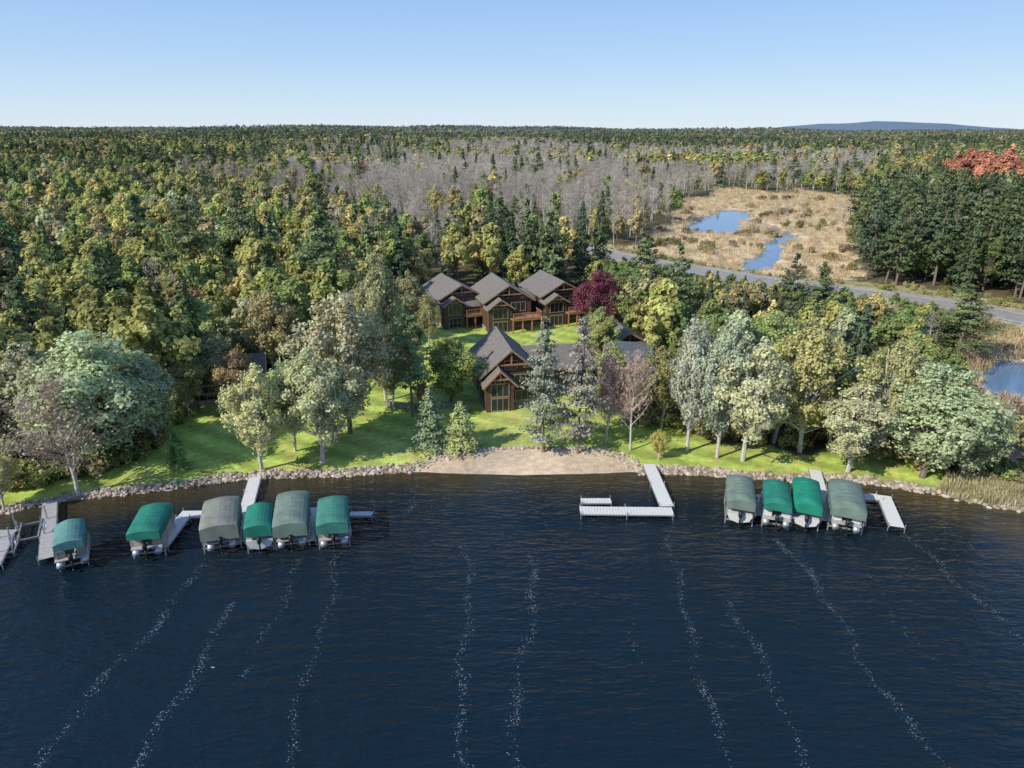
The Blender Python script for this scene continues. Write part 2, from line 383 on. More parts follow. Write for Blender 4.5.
protos.append(spruce("forest_tree_06",130,15,2.7,.24,.5,5)); protos.append(spruce("forest_tree_07",131,16,2.3,.24,.5,5))
protos.append(pine("forest_tree_08",140,18,3.8,.22,.24,16)); protos.append(pine("forest_tree_09",141,18,3.3,.3,.24,16))
for i,(hh,R,b,tp) in enumerate(FP): protos.append(decid("forest_tree_%02d"%(10+i),100+i,hh,R,b,24,420,.62,tp,tall=.9,limbs=False))
protos.append(bare("forest_tree_14",120,14,2.7,200,0,.09,1.0,12)); protos.append(bare("forest_tree_15",121,13,2.3,180,0,.09,1.0,12))
protos.append(spruce("forest_tree_16",130,15,2.7,.5,1.2,2.2,nb=5)); protos.append(spruce("forest_tree_17",131,16,2.3,.5,1.2,2.2,nb=5))
protos.append(pine("forest_tree_18",140,18,3.8,.22,.5,5,1.6,5)); protos.append(pine("forest_tree_19",141,18,3.3,.3,.5,5,1.6,5))
pc=bpy.data.collections.new("forest_tree_models")
for p in protos: pc.objects.link(p)
HI=dict(
 decid=[decid("deciduous_model",200+i,14,R,b,nc,14500,.105,tp,M_birch if i!=3 else M_bark,tall=tl,crk=ck,rnd=.5) for i,(R,b,nc,tp,tl,ck) in enumerate([(4,.06,120,.55,1.15,.64),(4.2,.10,110,.62,1.2,.6),(3.4,.08,100,.62,1.3,.7),(4.4,.04,140,.52,1.15,.6),(3.8,.12,92,.6,1.2,.64)])],
 bare=[bare("bare_model",220,14,3.2,2600,1500,.03,.5,40),bare("bare_model",221,14,3.0,3000,300,.03,.5,40)],
 spruce=[spruce("spruce_model",230,14,2.6,.12,.28,10),spruce("spruce_model",231,14,2.9,.12,.3,9,.12,.65)],
 pine=[pine("pine_model",240,16,3.3,.2,.12,60,.85,7),pine("pine_model",241,16,3.0,.28,.12,55,.9,6)],
 thin=[pine("thin_pine_model",245,16,2.5,.12,.12,38,.7,6),pine("thin_pine_model",246,16,2.6,.16,.12,36,.75,6)])
# ------------------------------------------------------------------ instanced masses
def instancer(name,pts,idx,rot,scl,tint,coll):
    ob=mkobj(name,pts,[],[],attrs={"idx":('INT',idx),"rot":('FLOAT_VECTOR',rot),"scl":('FLOAT_VECTOR',scl),"tint":('FLOAT_COLOR',tint)})
    g=bpy.data.node_groups.new(name+"_scatter",'GeometryNodeTree')
    g.interface.new_socket("Geometry",in_out='INPUT',socket_type='NodeSocketGeometry'); g.interface.new_socket("Geometry",in_out='OUTPUT',socket_type='NodeSocketGeometry')
    gi=g.nodes.new('NodeGroupInput');go=g.nodes.new('NodeGroupOutput'); ip=g.nodes.new('GeometryNodeInstanceOnPoints')
    ci=g.nodes.new('GeometryNodeCollectionInfo'); ci.inputs[0].default_value=coll; ci.inputs[1].default_value=True; ci.inputs[2].default_value=True
    def na(n,t):
        x=g.nodes.new('GeometryNodeInputNamedAttribute'); x.data_type=t; x.inputs[0].default_value=n; return x.outputs[0]
    L=g.links.new
    L(gi.outputs[0],ip.inputs["Points"]); L(ci.outputs[0],ip.inputs["Instance"]); ip.inputs["Pick Instance"].default_value=True
    L(na("idx",'INT'),ip.inputs["Instance Index"])
    er=g.nodes.new('FunctionNodeEulerToRotation'); L(na("rot",'FLOAT_VECTOR'),er.inputs[0]); L(er.outputs[0],ip.inputs["Rotation"])
    L(na("scl",'FLOAT_VECTOR'),ip.inputs["Scale"]); L(ip.outputs[0],go.inputs[0])
    md=ob.modifiers.new("scatter",'NODES'); md.node_group=g
    return ob
PX=[];PY=[];SP=[]
for y0,y1,sp in ((66,400,5.5),(400,900,7.8),(900,1800,12),(1800,4200,24)):
    gx,gy=np.meshgrid(np.arange(-.85*y1-60,.85*y1+60,sp),np.arange(y0,y1,sp))
    gx=gx.ravel()+rng.uniform(-.48,.48,gx.size)*sp; gy=gy.ravel()+rng.uniform(-.48,.48,gy.size)*sp
    k=np.abs(gx)<.85*gy+60; PX.append(gx[k]);PY.append(gy[k]);SP.append(np.full(k.sum(),sp))
px=np.concatenate(PX);py=np.concatenate(PY);sp=np.concatenate(SP)
yroad=np.interp(px,ROAD[:,0],ROAD[:,1])
clear1=SL([(395,440),(405,345),(418,300),(600,300),(612,345),(600,440)])
d=py-ys(px)
ok=(d>7)&~inpoly(px,py,lawnP)&~inpoly(px,py,clear1)&(~((dpoly(px,py,ROAD)<12)&(py<420)))
inm=inmarsh(px,py)
ok&=(~inm)|(inpoly(px,py,marsh)&(py>230)&(rng.random(len(px))<.02))
ok&=~((px>-26)&(px<20)&(py<136)&(py>60))
ok&=~inpond(px,py)
dn=fbm(px*.02,py*.02,91); ok&=rng.random(len(px))<np.where(py<400,.93,.95-.25*(dn<.35))
px,py,sp,yroad,d,inm=px[ok],py[ok],sp[ok],yroad[ok],d[ok],inm[ok]; n=len(px)
ratio=px/py
r1=rng.random(n); patch=fbm(px*.012,py*.012,101); patch2=fbm(px*.006,py*.009,102); pf=fbm(px*.0022,py*.005,103)
con=np.where(patch>.57,.45,.08)+np.where((py>350)&(patch2>.58),.3,0)+np.where((py>900)&(pf>.54),.4,0)
edge=(fbm(px*.008,py*.005,140)-.5)
barep=.86*sst(160,300,py+edge*200)*(1-sst(800,1700,py+edge*900))*sst(-.62,-.12,ratio+edge*.5)*(1-sst(.36,.72,ratio+edge*.5))*sst(.22,.48,patch2+.08)+.08
barep=np.where((py>1100),barep+.15*(pf<.5),barep)
rp=(px>52+(py-140)*.28)&(py>yroad+8)&(py<250); con=np.where(rp,.85,con); barep=np.where(rp,.02,barep)
rf=(px>14)&(py<yroad)
con=np.where(rf,.2,con); barep=np.where(rf,.06,barep); barep=np.where(inm,1,barep)
isb=r1<barep; isc=(~isb)&(rng.random(n)<con)
idx=rng.integers(0,4,n); idx=np.where(isb,4+rng.integers(0,2,n),idx)
pinesel=rng.random(n)<np.where(rp,.6,.4)
idx=np.where(isc,np.where(pinesel,8+rng.integers(0,2,n),6+rng.integers(0,2,n)),idx)
pal=np.array([(.19,.19,.06),(.125,.155,.05),(.235,.205,.08),(.18,.16,.08),(.235,.16,.075),(.21,.225,.13),(.25,.125,.065),(.09,.12,.04)])
pw_near=np.array([.30,.26,.16,.11,.015,.09,.005,.06]); pw_far=np.array([.30,.19,.22,.17,.06,.03,.01,.02])
pi=np.where(py<350,rng.choice(8,n,p=pw_near),rng.choice(8,n,p=pw_far))
tn=(vn(px*.018,py*.022,111)*9).astype(int)
tmap=np.array([1,7,0,2,3,3,0,1,2])
pi=np.where(rng.random(n)<.45,tmap[np.clip(tn,0,8)],pi)
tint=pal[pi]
cp=np.array([(.052,.075,.035),(.07,.095,.038),(.042,.062,.033),(.08,.10,.047)]); tint=np.where(isc[:,None],cp[rng.integers(0,4,n)],tint)
bp_=np.array([(.20,.175,.145),(.165,.14,.115),(.23,.205,.175),(.19,.165,.12)]); tint=np.where(isb[:,None],bp_[rng.integers(0,4,n)],tint)
haze_mix=(sst(600,3200,py)*.72)[:,None]; tint=tint*(1-haze_mix)+np.array([.135,.158,.145])*haze_mix  # distance haze painted into the tint: far trees fade to pale grey-green
red=(np.hypot((px-222),(py-335)*.6)<11); tint=np.where(red[:,None],[.23,.11,.065],tint); idx=np.where(red,rng.integers(0,4,n),idx)
tint=tint*rng.uniform(.75,1.25,(n,1))*(.72+.56*fbm(px*.006,py*.01,150))[:,None]
s=rng.uniform(.68,1.12,n); s=np.where(rp&isc,rng.uniform(.9,1.2,n),s); s=np.where(isb,s*.95,s); s=np.where(red,rng.uniform(1.5,1.8,n),s); s=np.where(inm,s*.55,s)
ph=np.array([14,15,13,16,14,13,15,16,18,18.])[idx]
cap=np.where(rf,np.clip(29*(1-py/np.maximum(yroad,1)),2.0,30),30)
cap=np.where(rf&(px>.66*py)&(py<100),np.minimum(cap,5.0),cap)
s=np.minimum(s,cap/ph*rng.uniform(.8,1.02,n))
s=np.where(d<16,s*.8,s)
ws=np.clip(sp/5.3,1,3.6)**.85
scl=np.stack([s*ws,s*ws,s],1)
idx=np.where(py>520,idx+10,idx)
rot=np.stack([rng.normal(size=n)*.03,rng.normal(size=n)*.03,rng.uniform(0,6.28,n)],1)
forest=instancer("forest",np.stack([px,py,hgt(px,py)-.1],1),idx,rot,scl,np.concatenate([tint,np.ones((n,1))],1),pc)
print("forest trees",n)
def tuft(name,seed,n=46,h=1.3,r0=.7,w=.03):
    t=TB(seed); r=t.r; a=r.uniform(0,6.28,n); q=r0*np.sqrt(r.random(n)); hh=h*r.uniform(.5,1.1,n)
    P=np.stack([np.cos(a)*q,np.sin(a)*q,hh*.5],1); ax=r.normal(size=(n,3))*.22+np.array([0,0,1.]); Nn=np.cross(ax,unit(r,n))
    t.leaves(P,Nn,np.full(n,w),hh*.5/w,r.random(n),ax); return t.obj(name,[M_leaf,M_leaf])
def shrub(name,seed):
    t=TB(seed); r=t.r; nc=9; C=np.stack([r.normal(size=nc)*.5,r.normal(size=nc)*.5,r.uniform(.3,1.1,nc)],1); n=900;k=r.integers(0,nc,n);dr=unit(r,n)
    P=C[k]+dr*r.uniform(.25,.5,n)[:,None]; P[:,2]=np.maximum(P[:,2],.02)
    for c in C: t.tube([(0,0,0),c],[.03,.01],3)
    t.leaves(P,dr+r.normal(size=(n,3))*.5,r.uniform(.06,.13,n),np.full(n,1.3),r.random(n)); return t.obj(name,[M_bark,M_leaf])
gc=bpy.data.collections.new("ground_plant_models")
for o in (tuft("plant_0",1),tuft("plant_1",2,60,1.0,.9),shrub("plant_2",3),shrub("plant_3",4)): gc.objects.link(o)
def scatter_poly(P,sp,grow=0):
    a=P.min(0)-grow;b=P.max(0)+grow; gx,gy=np.meshgrid(np.arange(a[0],b[0],sp),np.arange(a[1],b[1],sp)); gx=gx.ravel()+rng.uniform(-.5,.5,gx.size)*sp; gy=gy.ravel()+rng.uniform(-.5,.5,gy.size)*sp
    k=(inmarsh(gx,gy) if grow else inpoly(gx,gy,P))&(hgt(gx,gy)>.05); return gx[k],gy[k]
def mass(name,x,y,kinds,tints,s0,s1,flat=1):
    n=len(x); idx=np.array(kinds)[rng.integers(0,len(kinds),n)]; t=np.array(tints)[rng.integers(0,len(tints),n)]*rng.uniform(.75,1.25,(n,1)); s=rng.uniform(s0,s1,n)
    instancer(name,np.stack([x,y,hgt(x,y)-.03],1),idx,np.stack([x*0,x*0,rng.uniform(0,6.28,n)],1),np.stack([s,s,s*flat],1),np.concatenate([t,np.ones((n,1))],1),gc)
x1,y1=scatter_poly(marsh,3.2,14); x2,y2=scatter_poly(marsh2,1.3); x1=np.concatenate([x1,x2]);y1=np.concatenate([y1,y2]); k=dpoly(x1,y1,ROAD)>7; x1,y1=x1[k],y1[k]
mass("marsh_grass",x1,y1,[0,1],[(.28,.215,.13),(.25,.185,.11),(.29,.24,.16),(.21,.18,.09)],.9,1.7)
k=rng.random(len(x1))<(.02+.11*(fbm(x1*.05,y1*.05,66)>.62)); mass("marsh_shrubs",x1[k],y1[k],[2,3],[(.12,.11,.05),(.15,.12,.08),(.17,.15,.07)],.8,1.9)
t_=rng.uniform(0,1,5000); Lc=np.concatenate([[0],np.cumsum(np.hypot(*np.diff(ROAD,axis=0).T))]); s_=t_*Lc[-1]; cx=np.interp(s_,Lc,ROAD[:,0]);cy=np.interp(s_,Lc,ROAD[:,1]); q=rng.normal(size=(5000,2))*8; x_=cx+q[:,0];y_=cy+q[:,1]; dr=dpoly(x_,y_,ROAD); k=(dr>6.5)&(dr<14)&(y_<330)&(hgt(x_,y_)>.1)
mass("roadside_grass",x_[k],y_[k],[0,1,2],[(.22,.19,.10),(.14,.145,.05),(.18,.17,.07)],.4,.9)
rx,ry=scatter_poly(SL([(935,497),(950,483),(985,486),(1060,500),(1060,512),(1000,507),(970,503)]),.45)
mass("reeds",rx,ry,[0,1],[(.24,.21,.12),(.19,.18,.09),(.26,.23,.15)],.5,.95,1.2)
ux=rng.uniform(-75,75,5200); uy=rng.uniform(58,130,5200); uj=inpoly(ux,uy,lawnP); k=(~uj)&(uy-ys(ux)>4)&~inpoly(ux,uy,clear1)&(hgt(ux,uy)>.3)&(dpoly(ux,uy,ROAD)>9)&~inpoly(ux,uy,marsh2)
mass("undergrowth",ux[k],uy[k],[2,3],[(.12,.14,.045),(.17,.16,.06),(.17,.135,.06),(.13,.115,.06),(.10,.12,.04)],.7,1.7)
# ------------------------------------------------------------------ named trees near the shore
SG=(.24,.25,.155);PY_=(.265,.26,.13);GR=(.10,.14,.04);CN=(.055,.078,.037);GY=(.19,.165,.12)
hpr=dict(decid=14,bare=14,spruce=14,pine=16,thin=16); wpr=dict(decid=7.2,bare=6.0,spruce=5.4,pine=7,thin=5.4)
def tree(name,kind,var,ub,vb,vt,w,tint):
    x,y=S(ub,vb,.8); z=hz(x,y); hh=ztop(vt,y)-z; dist=y*CT+(H-z)*ST; ww=w*dist/F
    src=HI[kind][var%len(HI[kind])]; ob=bpy.data.objects.new(name,src.data); scene.collection.objects.link(ob)
    ob.location=(x,y,z-.1); a=ww/wpr[kind]; ob.scale=(a,a,hh/hpr[kind]); ob.rotation_euler=(0,0,random.uniform(0,6.28)); ob["tint"]=[float(c)*random.uniform(.92,1.12) for c in tint]
T=[("poplar_tree","decid",3,110,462,314,114,SG),("poplar_tree","decid",0,48,462,326,86,(.21,.225,.12)),("bare_tree","bare",0,76,490,372,85,GY),("poplar_tree","decid",2,10,470,335,70,(.19,.205,.10)),
("young_birch_tree","decid",1,2,503,442,42,PY_),("spruce_tree","spruce",0,178,466,418,26,GR),("poplar_tree","decid",2,158,445,340,60,(.21,.225,.12)),
("birch_tree","decid",1,262,466,350,66,PY_),("birch_tree","decid",4,322,459,334,78,(.245,.255,.135)),("poplar_tree","decid",3,350,430,272,84,(.235,.225,.125)),
("birch_tree","decid",2,296,448,345,52,(.24,.25,.13)),("aspen_tree","decid",0,393,405,295,52,(.19,.19,.09)),
("pine_tree","pine",1,412,415,300,44,(.10,.125,.06)),("maple_tree","decid",3,452,402,328,56,(.14,.18,.05)),
("spruce_tree","spruce",1,431,446,386,38,(.115,.15,.08)),("spruce_tree","spruce",1,461,448,400,38,(.2,.21,.08)),
("pine_tree","thin",0,543,448,320,44,(.15,.155,.105)),("pine_tree","thin",1,579,449,314,40,(.16,.17,.115)),
("bare_tree","bare",1,630,447,345,44,(.21,.155,.13)),("bare_tree","bare",0,607,440,350,36,(.18,.135,.11)),
("willow_tree","decid",2,688,449,296,62,(.225,.235,.15)),("willow_tree","decid",4,718,455,302,56,(.21,.23,.14)),
("birch_tree","decid",1,744,458,320,80,(.255,.25,.135)),("aspen_tree","decid",0,800,450,300,82,(.205,.22,.085)),("aspen_tree","decid",4,775,440,325,62,(.22,.225,.10)),
("birch_tree","decid",4,850,468,374,80,(.25,.25,.135)),("maple_tree","decid",2,828,445,345,54,(.15,.18,.06)),
("willow_tree","decid",3,925,474,348,98,(.195,.21,.125)),("willow_tree","decid",0,962,476,385,62,(.18,.195,.12)),("maple_tree","decid",1,880,455,320,62,(.19,.185,.085)),
("young_maple_tree","decid",2,659,456,424,22,(.24,.24,.06)),("young_maple_tree","decid",1,561,432,398,20,(.18,.22,.06)),
("young_maple_tree","decid",4,425,410,378,20,(.24,.13,.05)),
("maroon_maple_tree","decid",3,597,340,262,46,(.105,.032,.038)),
("white_pine_tree","pine",0,640,345,232,58,(.08,.11,.042)),("white_pine_tree","pine",1,672,350,245,50,(.08,.105,.042)),
("white_pine_tree","pine",0,957,360,290,62,(.08,.11,.042)),("white_pine_tree","pine",1,925,352,305,50,(.08,.105,.042)),
("spruce_tree","spruce",0,200,395,270,56,(.07,.095,.04)),("white_pine_tree","pine",0,330,335,205,60,(.08,.105,.042)),("white_pine_tree","pine",1,205,330,188,66,(.08,.105,.042)),
("white_pine_tree","pine",0,250,300,180,50,(.08,.105,.042)),("maple_tree","decid",0,215,400,318,56,(.18,.165,.08)),("maple_tree","decid",1,275,380,275,56,(.19,.165,.08)),
("maple_tree","decid",4,190,415,345,50,(.18,.185,.08)),("maple_tree","decid",2,240,412,340,44,(.21,.155,.07)),
("spruce_tree","spruce",1,30,330,215,60,(.07,.095,.04)),("spruce_tree","spruce",0,598,290,190,30,CN),("spruce_tree","spruce",1,580,288,200,26,CN),
("maple_tree","decid",4,385,400,235,56,(.175,.17,.08)),("spruce_tree","spruce",0,700,365,290,30,CN),
("white_pine_tree","pine",1,785,345,255,40,CN),("white_pine_tree","pine",0,812,350,262,40,CN),("maple_tree","decid",0,608,425,330,46,(.16,.18,.075)),
("maple_tree","decid",3,765,400,300,66,(.17,.18,.065)),("maple_tree","decid",2,700,410,300,56,(.13,.16,.055)),
("maple_tree","decid",1,662,425,335,52,(.16,.165,.07)),("spruce_tree","spruce",1,648,418,340,40,(.09,.115,.05)),("maple_tree","decid",4,600,372,300,42,(.15,.165,.065)),
("maple_tree","decid",2,430,350,286,32,(.165,.165,.07)),("maple_tree","decid",0,410,340,262,42,(.16,.165,.07)),("white_pine_tree","pine",1,500,275,200,44,CN),("spruce_tree","spruce",0,590,345,296,24,(.1,.12,.05)),
]
for a in T: tree(*a)
# ------------------------------------------------------------------ mesh helper for built things
class PB:
    def __init__(s): s.V=[];s.F=[]
    def add(s,V,F):
        n=len(s.V); s.V+= [tuple(v) for v in V]; s.F+=[tuple(i+n for i in f) for f in F]
    def box(s,x0,x1,y0,y1,z0,z1):
        s.add([(x0,y0,z0),(x1,y0,z0),(x1,y1,z0),(x0,y1,z0),(x0,y0,z1),(x1,y0,z1),(x1,y1,z1),(x0,y1,z1)],[(0,3,2,1),(4,5,6,7),(0,1,5,4),(1,2,6,5),(2,3,7,6),(3,0,4,7)])
    def prism(s,prof,y0,y1):
        n=len(prof); V=[(x,y0,z) for x,z in prof]+[(x,y1,z) for x,z in prof]
        s.add(V,[tuple(range(n)),tuple(range(2*n-1,n-1,-1))]+[(i,i+n,(i+1)%n+n,(i+1)%n) for i in range(n)])
    def prismx(s,prof,x0,x1):
        n=len(prof); V=[(x0,y,z) for y,z in prof]+[(x1,y,z) for y,z in prof]
        s.add(V,[tuple(range(n)),tuple(range(2*n-1,n-1,-1))]+[(i,i+n,(i+1)%n+n,(i+1)%n) for i in range(n)])
    def bar(s,p,q,w):
        p=Vector(p);q=Vector(q);d=(q-p).normalized(); u=d.cross(Vector((0,0,1)) if abs(d.z)<.9 else Vector((1,0,0))).normalized()*w/2; v=d.cross(u).normalized()*w/2
        V=[p-u-v,p+u-v,p+u+v,p-u+v,q-u-v,q+u-v,q+u+v,q-u+v]
        s.add(V,[(0,3,2,1),(4,5,6,7),(0,1,5,4),(1,2,6,5),(2,3,7,6),(3,0,4,7)])
    def tube(s,pts,r,k=8,closed=False):
        pts=[Vector(p) for p in pts]; n=len(pts); R=r if hasattr(r,'__len__') else [r]*n; V=[]
        for i,p in enumerate(pts):
            d=(pts[(i+1)%n]-pts[i-1]) if closed else (pts[min(i+1,n-1)]-pts[max(i-1,0)])
            d.normalize(); u=d.cross(Vector((0.01,.02,1)) if abs(d.z)<.95 else Vector((1,0,0))).normalized(); v=d.cross(u)
            for j in range(k): a=j/k*6.2832; V.append(p+u*math.cos(a)*R[i]+v*math.sin(a)*R[i])
        F=[(i*k+j,i*k+(j+1)%k,((i+1)%n)*k+(j+1)%k,((i+1)%n)*k+j) for i in range(n if closed else n-1) for j in range(k)]
        if not closed: F+=[tuple(range(k))[::-1],tuple(range((n-1)*k,n*k))]
        s.add(V,F)
    def loft(s,rings,cap=True):
        k=len(rings[0]); V=[p for r in rings for p in r]; F=[(i*k+j,i*k+(j+1)%k,(i+1)*k+(j+1)%k,(i+1)*k+j) for i in range(len(rings)-1) for j in range(k)]
        if cap: F+=[tuple(range(k))[::-1],tuple(range((len(rings)-1)*k,len(rings)*k))]
        s.add(V,F)
    def make(s,name,m,parent=None,smooth=False):
        if not s.V: return None
        return mkobj(name,s.V,s.F,[m],parent=parent,smooth=smooth)
M_alu=simple("aluminium",(.45,.46,.48),.45,.6,.1); M_dock=simple("white_dock_boards",(.66,.65,.62),.6,0,.1,8); M_dockg=simple("grey_dock_boards",(.40,.38,.37),.75,0,.18,6)
M_white=simple("white_gelcoat",(.58,.58,.56),.25,0,.04); M_black=simple("black_plastic",(.02,.02,.022),.35,0,.1)
M_seat=simple("boat_vinyl",(.38,.34,.28),.5); M_glass=simple("window_glass",(.02,.025,.03),.08,0,.05,spec=.5)
CANV={k:simple("canvas_"+k,c,.75,0,.2,1.1,.25,.2) for k,c in dict(green=(.025,.18,.13),teal=(.11,.24,.22),slate=(.15,.205,.17),grey=(.205,.215,.18),bright=(.018,.22,.14),dark=(.055,.19,.15)).items()}
HULL=[simple("hull_red",(.35,.03,.03),.25),simple("hull_navy",(.03,.05,.13),.25),simple("hull_tan",(.38,.32,.24),.3)]
def dock(name,segs,m=None):
    m=m or M_dock
    e=empty(name); b=PB();f=PB()
    for si,(a,c,w) in enumerate(segs):
        p=Vector((*S(*a,.55),.55)); q=Vector((*S(*c,.55),.55)); d=(q-p); L=d.length; d.normalize(); nrm=Vector((-d.y,d.x,0))
        n=int(L/.28); st=L/n
        for i in range(n):
            o=p+d*(i*st); o2=p+d*((i+1)*st-.025); zz=.55+random.uniform(-.006,.006)+.012*si
            V=[o-nrm*w/2,o+nrm*w/2,o2+nrm*w/2,o2-nrm*w/2]; b.add([(v.x,v.y,zz-.06) for v in V]+[(v.x,v.y,zz) for v in V],[(0,3,2,1),(4,5,6,7),(0,1,5,4),(1,2,6,5),(2,3,7,6),(3,0,4,7)])
        for sg in (-1,1):
            f.bar(p+nrm*sg*(w/2+.03)-Vector((0,0,.09)),q+nrm*sg*(w/2+.03)-Vector((0,0,.09)),.1)
            k=max(2,int(L/3)+1)
            for i in range(k):
                o=p+d*(L*i/(k-1)*.98+.05)+nrm*sg*(w/2+.08); f.tube([(o.x,o.y,-2.2),(o.x,o.y,.85)],.035,6)
    b.make("decking",m,e); f.make("frame",M_alu,e); return e
def runabout(parent,L,hullm,z0):
    b=PB();dk=PB(); W=1.1; rings=[]
    for i in range(13):
        t=i/12; y=-L/2+L*t; w=W*(1-max(0,(t-.4)/.6)**2.3)*.98+.02; kz=z0+.75*max(0,(t-.6)/.4)**2; sz=z0+.95+.12*t
        rings.append([(0,y,kz),(w*.78,y,kz+.28),(w,y,max(sz-.15,kz+.3)),(w*.97,y,sz),(-w*.97,y,sz),(-w,y,max(sz-.15,kz+.3)),(-w*.78,y,kz+.28)])
    b.loft(rings); b.make("hull",M_white,parent,False)
    s=PB()
    for sg in (-1,1): s.tube([(sg*(W*(1-max(0,(i/12-.4)/.6)**2.3)+.01),-L/2+L*i/12,z0+.72+.1*i/12) for i in range(12)],.05,5)
    s.make("hull_stripe",hullm,parent)
    dk.box(-.85,.85,-L*.38,-L*.02,z0+.98,z0+1.05); dk.box(-.8,-.2,-L*.1,L*.02,z0+1.05,z0+1.45);dk.box(.2,.8,-L*.1,L*.02,z0+1.05,z0+1.45);dk.box(-.8,.8,-L*.36,-L*.28,z0+1.05,z0+1.4)
    dk.make("seats",M_seat,parent)
    g=PB(); g.add([(-.9,L*.08,z0+1.05),(.9,L*.08,z0+1.05),(.75,L*.02,z0+1.5),(-.75,L*.02,z0+1.5)],[(0,1,2,3)]); g.make("windshield",M_glass,parent)
def pontoon(parent,L,m,z0):
    a=PB()
    for sg in (-.85,.85): a.tube([(sg,-L/2,z0+.3),(sg,L/2-.8,z0+.3),(sg,L/2-.3,z0+.36),(sg,L/2,z0+.5)],[.3,.3,.22,.05],10)
    a.make("pontoons",M_alu,parent,True)
    d=PB(); d.box(-1.2,1.2,-L/2+.1,L/2-.3,z0+.64,z0+.74); d.make("deck",M_dockg,parent)
    f=PB()
    for sg in (-1,1): f.box(sg*1.17-.03,sg*1.17+.03,-L/2+.5,L/2-.6,z0+.78,z0+1.35)
    f.box(-1.1,-.4,-L/2+.5,-L/2+.56,z0+.78,z0+1.35); f.box(.4,1.1,-L/2+.5,-L/2+.56,z0+.78,z0+1.35); f.make("side_panels",m,parent)
    st=PB(); st.box(-1.1,-.5,-L/2+.8,L*.1,z0+.745,z0+1.2); st.box(.5,1.1,L*.05,L/2-1,z0+.745,z0+1.2); st.box(.45,1.05,-L*.2,-L*.08,z0+.745,z0+1.5); st.make("seats",M_seat,parent)
def motor(parent,y,z0):
    m=PB(); rg=[]
    for z,s in ((.75,.16),(.85,.24),(1.15,.27),(1.35,.22),(1.42,.1)):
        rg.append([(s*.7*math.cos(a),y-.25+s*1.2*math.sin(a),z0+z) for a in np.arange(8)/8*6.283])
    m.loft(rg); m.box(-.06,.06,y-.35,y-.15,z0-.1,z0+.75); m.tube([(0,y-.55,z0-.05),(0,y-.1,z0-.05)],.07,6); m.make("outboard_motor",M_black,parent,True)
def lift(p_top,p_bot,wpx,col,kind,canopy=True,zc=2.75,skirt=.95):
    a=Vector(S(*p_top,zc)); b=Vector(S(*p_bot,zc)); c=(a+b)/2; L=(a-b).length; d=(a-b).normalized(); rot=math.atan2(d.y,d.x)-math.pi/2
    W=wpx*(c.y*CT+(H-zc)*ST)/F*.97
    e=empty("boat_lift",(c.x,c.y,0),rot); f=PB(); L2=L*.5; w=W/2-.08
    for sx in(-1,1):
        for sy in(-1,1): f.box(sx*w-.05,sx*w+.05,sy*L2*.72-.05,sy*L2*.72+.05,-1.8,zc-.35 if canopy else 1.9)
        f.box(sx*w-.045,sx*w+.045,-L2*.72+.05,L2*.72-.05,.28,.42); f.box(sx*(w-.45)-.06,sx*(w-.45)+.06,-L2*.85,L2*.85,.5,.62)
        if canopy: f.box(sx*w-.03,sx*w+.03,-L2*.98,L2*.98,zc-.35,zc-.29)
    for sy in(-1,1):
        f.box(-w+.05,w-.05,sy*L2*.72-.05,sy*L2*.72+.05,.36,.49)
        f.bar((-w,sy*L2*.72,1.2),(-w+.5,sy*L2*.72,.45),.04)
    cc=[(w+.16,-L2*.6+.45*math.cos(t),1.3+.45*math.sin(t)) for t in np.arange(14)/14*6.283]; f.tube(cc,.03,5,True)
    for t in (0,1.57,3.14,4.71): f.bar((w+.16,-L2*.6,1.3),(w+.16,-L2*.6+.45*math.cos(t),1.3+.45*math.sin(t)),.025)
    f.make("frame",M_alu,e)
    if canopy:
        cb=PB(); rings=[]; ns=17
        prof=[(-1,-skirt),(-1.0,0),(-.93,.14),(-.75,.30),(-.5,.44),(-.25,.53),(0,.57),(.25,.53),(.5,.44),(.75,.30),(.93,.14),(1.0,0),(1,-skirt)]
        for i in range(ns):
            t=i/(ns-1); u=abs(2*t-1); fz=1-.6*u**7; fw=1-.05*u**8; sag=.018*math.cos(t*8*2*math.pi)
            rings.append([(px_*W/2*fw+(.03*math.sin(i*1.7+px_*3) if pz<0 else 0),-L/2+L*t,zc-.1+(pz*fz+sag*(1-abs(px_)) if pz>0 else pz*(.9+.08*math.sin(i*2.1+px_)))) for px_,pz in prof])
        k=len(prof); V=[p for r in rings for p in r]; Fc=[(i*k+j,i*k+j+1,(i+1)*k+j+1,(i+1)*k+j) for i in range(ns-1) for j in range(k-1)]
        Fc+=[tuple(range(k))[::-1],tuple(range((ns-1)*k,ns*k))]
        cb.add(V,Fc); cb.make("canopy",CANV[col],e,False)
    if kind==1: runabout(e,L*.92,random.choice(HULL),.42); motor(e,-L*.46,.42)
    if kind==2: pontoon(e,L*.96,random.choice([M_white,M_seat,HULL[2]]),.42); motor(e,-L*.47,.42)
lift((70,521),(67,543),27,"teal",2,skirt=.6)
lift((157,504),(142,533),32,"green",2,skirt=.6)
lift((222,498),(218,527),37,"grey",2,skirt=1.3)
lift((260,504),(257,527),27,"green",1)
lift((293,492),(289,525),34,"slate",2,skirt=1.15)
lift((333,497),(332,524),32,"dark",2)
lift((740,476),(742,502),28,"slate",1,skirt=.8)
lift((776,481),(779,505),27,"green",2,skirt=.6)
lift((806,479),(809,506),27,"bright",1,skirt=.8)
lift((845,481),(850,510),33,"slate",2,skirt=.8)
lift((31,515),(26,536),30,"teal",0,False,1.0)
lift((6,530),(-4,552),26,"teal",0,False,1.0)
dock("dock",[((50,501),(47,558),1.15)],M_dockg)
dock("dock",[((-30,534),(14,533),1.15),((6,536),(-8,566),1.15)],M_dockg)
